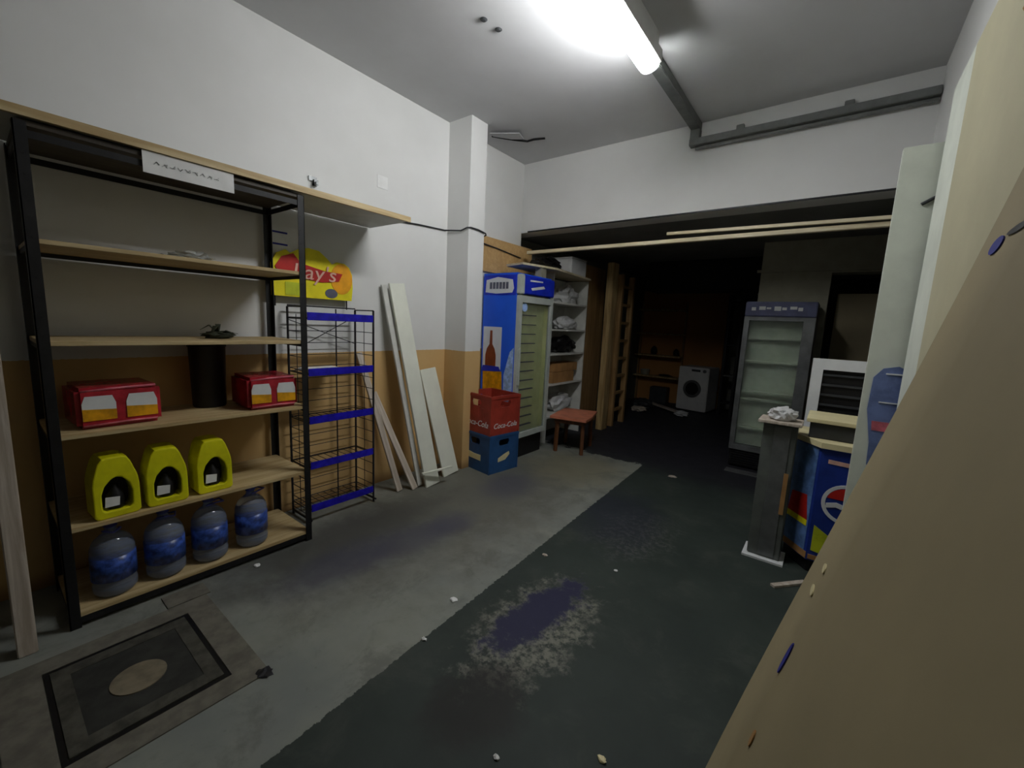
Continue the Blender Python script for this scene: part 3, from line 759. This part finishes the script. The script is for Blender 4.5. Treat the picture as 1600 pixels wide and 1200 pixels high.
# board lying over the fridge and the white shelf unit
o = MB().prism([(-3.0, 3.75), (-2.72, 3.68), (-2.60, 4.18), (-2.73, 5.28), (-3.1, 5.28)], 0.022, Matrix.Translation((0, 0, 2.135))).build('cover_board', 'boardx')
tag(o, 'cream board lying over the blue fridge and the white shelves behind', 'board')
MBt = bx('block', 'creamwall', (-2.74, -2.66, 3.95, 4.05, FH, 2.134)); tag(MBt, 'small cream block between blue fridge top and the board over it', 'block')
t = thing('black_bag', 'crumpled black bag on the cream board above the blue fridge', 'bag', (-2.86, 4.35, 2.158))
MB().lump((0, 0, 0.07), (0.16, 0.26, 0.10), 0.4, 3, 3, 0.7).build('bag', 'bag', t)
t = thing('white_box', 'white box on the cream board beside the black bag under the ceiling', 'box', (-2.9, 4.98, 2.158))
MB().box(-0.14, 0.14, -0.2, 0.2, 0, 0.21, bev=0.008).build('box_body', 'whitebag', t)
MB().box(-0.143, 0.143, -0.203, 0.203, 0.211, 0.225, bev=0.003).build('lid', 'whitebag', t)
# ------------------------------------------------------------------ white shelf unit behind
t = thing('shelf_unit', 'white open shelf unit full of bags and cartons behind the blue fridge', 'shelving', (-2.95, 4.9, 0))
UX0, UX1, UY0, UY1 = -3.14, -2.78, 4.43, 5.3
L2 = lambda o: loc(o, t)
L2(bx('side_panel', 'melamine', (UX0, UX1, UY0 - 0.02, UY0, 0, 2.13), t)); L2(bx('side_panel', 'melamine', (UX0, UX1, UY1, UY1 + 0.02, 0, 2.13), t))
for z in (0.34, 0.76, 1.15, 1.46, 1.80): L2(bx('shelf', 'melamine', (UX0, UX1 + 0.01, UY0, UY1, z - 0.022, z), t))
L2(bx('back_panel', 'melamine', (UX0, UX0 + 0.008, UY0 + 0.001, UY1 - 0.001, 0.0, 2.13), t))
def lump(name, mat, c, r, label, cat, seed, rough=0.4, grp=None):
    return tag(MB().lump(c, r, rough, 3, seed, 0.62).build(name, mat), label, cat, grp)
lump('plastic_bag', 'whitebag', (-2.93, 4.95, 1.90), (0.14, 0.32, 0.16), 'crumpled white bag on the top inner shelf of the white unit', 'bag', 11, grp='bags in the white unit')
lump('plastic_bag', 'whitebag', (-2.93, 5.0, 1.53), (0.13, 0.26, 0.11), 'small white bag on the shelf above the black bundle', 'bag', 12, grp='bags in the white unit')
lump('bundle', 'bag', (-2.93, 4.93, 1.241), (0.14, 0.36, 0.145), 'black crumpled bundle on the middle shelf of the white unit', 'bundle', 13)
tag(bx('carton', 'paper', (-2.82, -2.76, 5.19, 5.30, 1.385, 1.415)), 'small white carton corner jutting out above the black bundle', 'carton') if False else None
tag(bx('carton', 'cardboard', (-3.05, -2.80, 4.55, 5.1, 0.761, 0.90), bev=0.004), 'long brown cardboard carton low in the white unit, lower of two', 'carton', 'brown cartons in the white unit')
tag(bx('carton', 'cardboard', (-3.03, -2.82, 4.62, 5.22, 0.902, 1.01), bev=0.004), 'long brown cardboard carton stacked on the other in the white unit', 'carton', 'brown cartons in the white unit')
lump('plastic_bag', 'whitebag', (-2.93, 4.95, 0.45), (0.14, 0.3, 0.17), 'crumpled white bag on the lowest shelf behind the orange stool', 'bag', 14, grp='bags in the white unit')
# brown board wall and wooden uprights beyond
tag(bx('tall_board', 'brown', (-2.98, -2.95, 5.36, 6.2, 0.0, 2.4)), 'wide brown board standing upright beyond the white unit', 'board')
tag(bx('wooden_post', 'boardz', (-2.66, -2.56, 5.62, 5.80, 0, 2.42), bev=0.004), 'pale wooden plank standing upright beside the brown board', 'post')
t = thing('ladder', 'wooden ladder standing upright in the dark behind the pale plank', 'ladder', (-2.6, 6.2, 0))
for y in (-0.2, 0.22): MB().box(-0.04, 0.04, y - 0.03, y + 0.03, 0, 2.3).build('rail', 'brown', t)
for k in range(8): MB().box(-0.02, 0.02, -0.17, 0.19, 0.22 + k * 0.27, 0.26 + k * 0.27).build('rung', 'brown', t)

# ------------------------------------------------------------------ stool
t = thing('stool', 'orange-red topped wooden stool beside the glass-door fridge', 'stool', (-2.40, 4.5, 0), 0.25)
MB().prism([(-0.24, -0.3), (0.2, -0.32), (0.22, -0.1), (0.2, 0.3), (-0.22, 0.28)], 0.028, Matrix.Translation((0, 0, 0.415))).build('seat', 'stoolred', t)
MB().box(-0.19, 0.17, -0.26, 0.24, 0.36, 0.414).build('apron', 'stoolwood', t)
for x in (-0.17, 0.15):
    for y in (-0.23, 0.21): MB().bar((x, y, 0), (x * 0.97, y * 0.97, 0.36), 0.035, 0.035).build('leg', 'stoolwood', t)

# ------------------------------------------------------------------ back wall shelves, debris, washing machine
t = thing('wall_shelves', 'wooden wall shelves in the dark on the orange-brown back wall', 'shelves', (-2.85, 8.98, 0))
for z, s in ((0.56, 0), (1.0, 0), (1.45, 0), (1.94, 0)):
    bx('shelf', 'boardz', (-0.48, 0.45, -0.28, 0.015, z - 0.03, z), t)
for x in (-0.48, 0.43): bx('side_upright', 'brown', (x - 0.015, x + 0.015, -0.05, 0.015, 0, 2.1), t)
lump('jar', 'bag', (-2.98, 8.85, 1.075), (0.07, 0.07, 0.11), 'dark jar on the third wall shelf at the back, left', 'jar', 21, 0.15)
lump('jar', 'bag', (-2.52, 8.85, 1.06), (0.06, 0.06, 0.09), 'dark jar on the third wall shelf at the back, right', 'jar', 22, 0.15)
lump('tool_bundle', 'bag', (-2.7, 8.85, 0.58), (0.16, 0.08, 0.03), 'low dark bundle on the second wall shelf at the back', 'bundle', 23, 0.3)
t = thing('basket', 'small pale wire basket on the lower wall shelf at the back', 'basket', (-3.13, 8.85, 0.561))
MB().lathe([(0.07, 0), (0.08, 0.004), (0.1, 0.11), (0.094, 0.11), (0.074, 0.01)], seg=18).build('bowl', 'creamwall', t)
tag(bx('floor_box', 'greydark', (-2.95, -2.6, 8.72, 8.95, 0.0, 0.33), bev=0.01), 'dark box on the floor under the back wall shelves', 'box')
o = bx('loose_plank', 'lath', (-0.06, 0.06, -0.5, 0.5, 0, 0.03)); o.location = (-2.5, 8.15, 0.03); o.rotation_euler = (0.0, 0.08, 0.9)
tag(o, 'loose pale plank on the floor in front of the back shelves', 'plank')
lump('rag', 'whitebag', (-2.0, 7.7, 0.045), (0.14, 0.1, 0.07), 'white rag on the floor by the washing machine', 'rag', 25)
lump('rag', 'lath', (-2.72, 7.55, 0.04), (0.16, 0.12, 0.06), 'dusty pinkish rag on the floor in front of the ladder', 'rag', 26)
lump('rag', 'greydark', (-2.8, 8.0, 0.07), (0.2, 0.2, 0.11), 'dark heap of rags on the floor left of the washing machine', 'rag', 27)

t = thing('washing_machine', 'white front-loading washing machine at the dark back of the inner room', 'washing machine', (-1.98, 8.6, 0), -0.12)
MB().box(-0.28, 0.28, -0.27, 0.27, 0.02, 0.85, bev=0.012).build('cabinet', 'washer', t)
d = MB().ringprism(arc(0, 0, 0.165, 0.165, n=36), arc(0, 0, 0.12, 0.12, n=36), 0.02, FY(0.0, -0.271, 0.44)).build('door', 'steel', t)
MB().prism(arc(0, 0, 0.12, 0.12, n=36), 0.008, FY(0.0, -0.272, 0.44)).build('door_glass', 'bag', d)
MB().box(-0.27, -0.08, -0.278, -0.27, 0.745, 0.83).build('detergent_drawer', 'washer', t)
MB().box(-0.04, 0.12, -0.277, -0.27, 0.77, 0.81).build('display', 'greydark', t)
MB().rod((0.2, -0.27, 0.79), (0.2, -0.295, 0.79), 0.03, 20).build('dial', 'steel', t)
for x in (-0.22, 0.22):
    for y in (-0.2, 0.2): MB().rod((x, y, 0), (x, y, 0.02), 0.02, 10).build('foot', 'black', t)

# dark upright rack next to it
t = thing('dark_rack', 'tall dark metal rack with shiny rungs right of the washing machine', 'rack', (-1.42, 8.45, 0))
for x in (-0.1, 0.1): MB().box(x - 0.02, x + 0.02, -0.15, 0.15, 0, 2.2).build('upright', 'black', t)
for z in (0.25, 0.75, 1.3, 1.75, 2.1): MB().box(-0.08, 0.08, -0.14, 0.14, z - 0.012, z + 0.012).build('rung', 'steel' if z in (0.75, 2.1) else 'black', t)

# ------------------------------------------------------------------ right glass fridge (older, grey)
GX0, GX1, GY0, GY1, GH = -0.80, -0.16, 5.22, 5.8, 1.86
t = thing('display_fridge', 'unlit pale glass-door fridge with a grey-blue header in the inner room', 'fridge', ((GX0 + GX1) / 2, (GY0 + GY1) / 2, 0))
mb = MB()
mb.box(GX0, GX0 + 0.03, GY0 + 0.04, GY1, 0.2, GH).box(GX1 - 0.03, GX1, GY0 + 0.04, GY1, 0.2, GH).box(GX0 + 0.03, GX1 - 0.03, GY1 - 0.03, GY1, 0.2, GH)
mb.box(GX0 + 0.03, GX1 - 0.03, GY0 + 0.04, GY1 - 0.03, GH - 0.16, GH).box(GX0 + 0.03, GX1 - 0.03, GY0 + 0.04, GY1 - 0.03, 0.2, 0.25)
L2(mb.build('cabinet', 'greydark', t))
L2(bx('liner', 'interior2', (GX0 + 0.031, GX1 - 0.031, GY0 + 0.16, GY0 + 0.172, 0.251, GH - 0.161), t))
for z in (0.45, 0.78, 0.86, 1.2, 1.46): L2(bx('shelf', 'interior2', (GX0 + 0.04, GX1 - 0.04, GY0 + 0.06, GY0 + 0.158, z, z + 0.02), t))
d = L2(MB().ringprism([(GX0, 0.21), (GX1, 0.21), (GX1, 1.70), (GX0, 1.70)], [(GX0 + 0.05, 0.27), (GX1 - 0.1, 0.27), (GX1 - 0.1, 1.66), (GX0 + 0.05, 1.66)], 0.036, FY(0, GY0 + 0.036, 0)).build('door', 'steel', t))
L2(MB().box(GX0 + 0.05, GX1 - 0.1, GY0 + 0.016, GY0 + 0.022, 0.27, 1.66).build('glass_pane', 'glass', d))
hd = L2(MB().box(GX0, GX1, GY0 - 0.005, GY0 + 0.039, 1.705, GH, bev=0.008).build('header_panel', 'header2', t))
mb = MB()
for k in range(7): mb.box(GX0 + 0.06 + k * 0.07, GX0 + 0.10 + k * 0.07 + 0.02 * (k % 2), GY0 - 0.008, GY0 - 0.005, 1.765 + 0.008 * (k % 3), 1.80 + 0.01 * (k % 2))
L2(mb.build('header_marks', 'white', hd))
mb = MB(); mb.box(GX0 + 0.01, GX1 - 0.01, GY0 + 0.03, GY1 - 0.02, 0.02, 0.2)
for k in range(6): mb.box(GX0 + 0.03, GX1 - 0.03, GY0 + 0.015, GY0 + 0.03, 0.04 + k * 0.027, 0.05 + k * 0.027)
L2(mb.build('base_grille', 'black', t))
tag(bx('floor_strip', 'steel', (-0.78, -0.2, 5.0, 5.12, 0.001, 0.012)), 'grey metal strip on the floor in front of the grey fridge', 'strip')

# ------------------------------------------------------------------ pedestal with crumpled bag
t = thing('pedestal', 'slim grey metal pedestal with pale top in front of the cooler', 'pedestal', (-0.2, 3.24, 0))
MB().box(-0.095, 0.095, -0.07, 0.07, 0.014, 0.94, bev=0.006).build('column', 'slate', t)
MB().box(-0.03, 0.06, -0.076, -0.07, 0.03, 0.92).build('glossy_panel', 'steel', t)
MB().box(-0.12, 0.12, -0.11, 0.10, 0.0, 0.014).build('base_plate', 'white', t)
MB().box(-0.125, 0.115, -0.12, 0.10, 0.94, 0.958, bev=0.003).build('top_plate', 'lath', t)
MB().box(0.055, 0.08, -0.08, -0.0765, 0.34, 0.62).build('torn_sticker', 'cardboard', t)
t = thing('crumpled_paper', 'crumpled pale paper heap on top of the slim pedestal', 'paper', (-0.2, 3.22, 0.959))
MB().lump((0, 0, 0.035), (0.09, 0.08, 0.06), 0.35, 3, 31, 0.6).build('heap', 'whitebag', t)
o = bx('floor_stick', 'lath', (-0.016, 0.016, -0.12, 0.12, 0, 0.014)); o.location = (-0.03, 2.93, 0.001); o.rotation_euler = (0, 0, 0.9 + PI / 2 * 0 - 1.6 + 0.0)
tag(o, 'short pale stick on the dark floor beside the cooler', 'stick')

# ------------------------------------------------------------------ cola cooler and what stands on it
t = thing('drinks_cooler', 'low blue drinks cooler with round white ring emblem, cream top', 'cooler', (0.05, 3.38, 0), 0.0)
PW = [(-0.12, 3.36), (0.03, 3.17), (0.34, 3.17), (0.34, 3.62), (-0.10, 3.62)]
T = Matrix.Translation(-t.location)
MB().prism(PW, 0.74, T @ Matrix.Translation((0, 0, 0.09))).build('cabinet', 'pepsi', t)
PB = [(-0.10, 3.38), (0.04, 3.2), (0.33, 3.2), (0.33, 3.6), (-0.08, 3.6)]
MB().prism(PB, 0.09, T).build('base', 'black', t)
PT = [(-0.135, 3.355), (0.025, 3.15), (0.345, 3.15), (0.345, 3.64), (-0.11, 3.64)]
MB().prism(PT, 0.035, T @ Matrix.Translation((0, 0, 0.831))).build('top', 'cream', t)
# left slanting face artwork: frame along the face
a, b = Vector((-0.12, 3.36, 0)), Vector((0.03, 3.17, 0)); u = (b - a).normalized(); nrm = Vector((u.y, -u.x, 0)); LF = (b - a).length
if nrm.dot(Vector((-1, -1, 0))) < 0: nrm = -nrm
FS = T @ Matrix(((u.x, 0, nrm.x, a.x), (u.y, 0, nrm.y, a.y), (0, 1, 0, 0), (0, 0, 0, 1)))
MB().prism([(0.02, 0.14), (LF - 0.02, 0.14), (LF - 0.02, 0.82), (0.02, 0.82)], 0.002, FS).build('side_art', 'pepsilight', t)
MB().prism([(0.03, 0.34), (LF - 0.03, 0.34), (LF - 0.06, 0.5), (0.05, 0.48)], 0.002, FS @ Matrix.Translation((0, 0, 0.002))).build('side_red_patch', 'red', t)
MB().prism([(0.03, 0.30), (LF - 0.03, 0.30), (LF - 0.03, 0.34), (0.03, 0.34)], 0.002, FS @ Matrix.Translation((0, 0, 0.002))).build('side_yellow_line', 'signyellow', t)
MB().prism([(0.0, 0.095), (LF, 0.095), (LF, 0.14), (0.0, 0.14)], 0.002, FS).build('side_foot_band', 'cardboard', t)
FF = T @ FY(0, 3.17, 0)
em = MB().ringprism(arc(0.19, 0.50, 0.125, 0.125, n=36), arc(0.19, 0.50, 0.105, 0.105, n=36), 0.003, FF).build('round_emblem', 'white', t)
MB().prism(arc(0.19, 0.51, 0.1, 0.09, 10, 170, 20), 0.003, FF).build('emblem_red', 'red', em)
MB().prism([(0.09, 0.49), (0.14, 0.505), (0.2, 0.49), (0.29, 0.505), (0.29, 0.475), (0.2, 0.46), (0.14, 0.475), (0.09, 0.46)], 0.004, FF).build('emblem_wave', 'white', em)
MB().prism([(0.05, 0.16), (0.3, 0.12), (0.3, 0.26), (0.16, 0.26), (0.05, 0.33)], 0.003, FF).build('lime_patch', 'lime', t)
MB().prism([(0.04, 0.10), (0.33, 0.10), (0.33, 0.13), (0.04, 0.13)], 0.003, FF).build('foot_band', 'cardboard', t)
MB().prism([(0.07, 0.74), (0.3, 0.73), (0.3, 0.755), (0.07, 0.765)], 0.003, FF).build('faded_lettering', 'pink', t)
t = thing('grey_case', 'grey case with cream lid standing on the blue drinks cooler', 'case', (0.12, 3.42, 0.867))
MB().box(-0.17, 0.2, -0.16, 0.18, 0, 0.10, bev=0.006).build('case_body', 'greydark', t)
MB().box(-0.19, 0.215, -0.18, 0.2, 0.101, 0.125, bev=0.003).build('lid', 'cream', t)
t = thing('slatted_panel', 'white-framed black slatted panel standing behind the drinks cooler', 'panel', (0.1, 3.9, 0))
MB().ringprism([(-0.2, 0.0), (0.24, 0.0), (0.24, 1.35), (-0.2, 1.35)], [(-0.13, 0.06), (0.17, 0.06), (0.17, 1.27), (-0.13, 1.27)], 0.05, FY(0, 0.025, 0)).build('frame', 'white', t)
MB().box(-0.13, 0.17, 0.005, 0.02, 0.06, 1.27).build('backing', 'bag', t)
mb = MB()
for k in range(16): mb.box(-0.13, 0.17, -0.012, 0.004, 0.10 + k * 0.075, 0.115 + k * 0.075)
mb.build('slats', 'greydark', t)

# ------------------------------------------------------------------ boards along the right wall
G = 'boards standing along the right wall'
t = thing('upright_board', 'tall whitish board standing upright at the end of the right wall', 'board', (0.26, 2.93, 0), 0, G)
MB().box(-0.10, 0.11, -0.03, 0.02, 0, 2.45, bev=0.003).build('board', 'rightwhite', t)
MB().rod((-0.0, -0.035, 2.17), (0.05, -0.035, 2.2), 0.008, 8).build('dark_hook', 'greydark', t)
# bottle poster on it
m = [(-0.055, 0.0), (0.0, -0.02), (0.04, 0.0), (0.045, 0.12), (0.07, 0.25), (0.09, 0.45), (0.075, 0.51), (0.02, 0.535), (-0.05, 0.52), (-0.09, 0.47), (-0.095, 0.3), (-0.06, 0.12)]
pb = MB().prism([(u * 0.85 + 0.01, v) for u, v in m], 0.006, FY(0.0, -0.0302, 0.84)).build('bottle_cutout', 'faded', t)
MB().prism([(-0.05, 0.19), (0.06, 0.19), (0.065, 0.24), (-0.055, 0.24)], 0.003, FY(0.01, -0.0365, 0.84)).build('cutout_band', 'packpink', pb)
MB().box(-0.02, 0.07, -0.041, -0.037, 1.33, 1.337).box(-0.03, 0.05, -0.041, -0.037, 1.18, 1.186).build('cutout_glint', 'white', pb)
tag(bx('upright_board', 'rightwhite', (0.30, 0.375, 2.45, 2.86, 0, 2.66), bev=0.003), 'taller whitish board flat on the right wall behind the bottle-print board', 'board', G)
o = tag(bx('upright_board', 'tan', (0.29, 0.37, 1.25, 2.4, 0, 2.62), bev=0.004), 'broad beige board standing flat along the right wall', 'board', G)
MB().rod((0.2895, 1.72, 2.36), (0.2895, 1.62, 2.37), 0.01, 8).build('scratch', 'cardboard', o)
# the big leaning sheet next to the camera
t = thing('leaning_sheet', 'huge tan hardboard sheet leaning on the right wall beside the camera', 'board', (-0.21, 0, 0))
mb = MB(); n = 14; ny = 8
def sx(z, y): return 0.004 + 0.232 * z - 0.006 * math.sin(PI * z / 1.1)
Y_A, Y_B = 1.1, -0.9
g0 = [[mb.b.verts.new((sx(z, 0), Y_A + (Y_B - Y_A) * j / ny, z)) for j in range(ny + 1)] for z in [2.22 * i / n for i in range(n + 1)]]
g1 = [[mb.b.verts.new((v.co.x + 0.008, v.co.y, v.co.z)) for v in r] for r in g0]
for i in range(n):
    for j in range(ny):
        mb.b.faces.new((g0[i][j], g0[i][j + 1], g0[i + 1][j + 1], g0[i + 1][j])); mb.b.faces.new((g1[i][j], g1[i + 1][j], g1[i + 1][j + 1], g1[i][j + 1]))
for i in range(n):
    mb.b.faces.new((g0[i][0], g0[i + 1][0], g1[i + 1][0], g1[i][0])); mb.b.faces.new((g0[i][ny], g1[i][ny], g1[i + 1][ny], g0[i + 1][ny]))
for j in range(ny):
    mb.b.faces.new((g0[0][j], g1[0][j], g1[0][j + 1], g0[0][j + 1])); mb.b.faces.new((g0[n][j], g0[n][j + 1], g1[n][j + 1], g1[n][j]))
mb.build('sheet', 'tan2', t, True)
def mark(nm, mat, y, z, ry, rz):
    ang = math.atan2(sx(z + 0.05, 0) - sx(z - 0.05, 0), 0.1)
    mx = Matrix.Translation((sx(z, 0) - 0.0005, y, z)) @ Matrix.Rotation(ang, 4, 'Y')
    return MB().prism(arc(0, 0, ry, rz, n=18), 0.002, mx @ Matrix(((0, 0, -1, 0), (1, 0, 0, 0), (0, 1, 0, 0), (0, 0, 0, 1)))).build(nm, mat, t)
mark('blue_mark', 'blueink', 0.985, 1.655, 0.03, 0.014)
mark('dark_streak', 'wire', 0.90, 1.665, 0.05, 0.006)
mark('blue_mark', 'blueink', 0.86, 0.92, 0.012, 0.035)
mark('pale_chip', 'cream', 0.95, 1.07, 0.016, 0.008)
mark('pale_chip', 'cream', 0.95, 1.02, 0.02, 0.008)
mark('brown_stain', 'cardboard', 0.78, 0.80, 0.012, 0.016)

# ------------------------------------------------------------------ floor hatch
t = thing('floor_hatch', 'square dark floor hatch with a pale round plate in a concrete surround', 'hatch', (-2.09, 0.31, 0))
A = [(-0.28, -0.24), (0.28, -0.24), (0.28, 0.24), (-0.28, 0.24)]
O = [(-0.38, -0.36), (0.38, -0.36), (0.38, 0.35), (-0.38, 0.35)]
Z = Matrix.Translation((0, 0, 0.0))
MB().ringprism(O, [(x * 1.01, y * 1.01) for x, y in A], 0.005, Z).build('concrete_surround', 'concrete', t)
MB().ringprism(A, [(x * 0.93, y * 0.93) for x, y in A], 0.004, Z).build('gap', 'bag', t)
MB().ringprism([(x * 0.925, y * 0.925) for x, y in A], [(-0.20, -0.17), (0.20, -0.17), (0.20, 0.17), (-0.20, 0.17)], 0.008, Z).build('steel_frame', 'hatchframe', t)
MB().box(-0.2, 0.2, -0.17, 0.17, 0, 0.006).build('cover', 'hatchdark', t)
MB().prism(arc(0.02, 0.0, 0.088, 0.088, n=36), 0.010, Z).build('round_plate', 'disc', t)
tag(bx('floor_patch', 'concrete', (-2.56, -2.48, 0.52, 0.70, 0, 0.004)), 'pale concrete patch on the floor between hatch and shelving', 'concrete patch') if False else None
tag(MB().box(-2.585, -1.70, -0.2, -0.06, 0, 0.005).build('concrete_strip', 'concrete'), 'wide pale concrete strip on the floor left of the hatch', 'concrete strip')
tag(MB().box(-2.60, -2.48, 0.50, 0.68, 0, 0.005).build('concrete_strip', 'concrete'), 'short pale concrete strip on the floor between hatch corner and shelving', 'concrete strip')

# ------------------------------------------------------------------ floor litter
lit = [(-1.46, 1.49, 0.025, 'white chip of litter on the grey floor near the dark paint edge', 'paper'),
       (-2.56, 0.94, 0.022, 'white crumb on the floor below the last water bottle', 'paper'),
       (-1.15, 4.36, 0.045, 'pale flat scrap on the dark floor at the opening', 'lath'),
       (-0.46, 1.23, 0.02, 'yellowish leaf scrap on the dark floor near the camera', 'cream'),
       (-1.72, 0.64, 0.04, 'dark smudge-like scrap on the floor beside the hatch corner', 'wire'),
       (-1.36, 1.2, 0.016, 'small pale flake on the paint edge of the floor', 'paper'),
       (-0.9, 2.35, 0.016, 'tiny pale flake beyond the worn floor patch', 'paper'),
       (-1.33, 2.2, 0.02, 'tan flake on the paint edge halfway to the opening', 'lath'),
       (-0.75, 1.0, 0.013, 'tiny white speck on the dark floor in the foreground', 'paper')]
for i, (x, y, r, l, m) in enumerate(lit):
    tag(MB().lump((x, y, 0.004), (r, r * 0.8, 0.007), 0.6, 2, 40 + i, 0.5).build('litter', m), l, 'litter', 'litter on the floor')
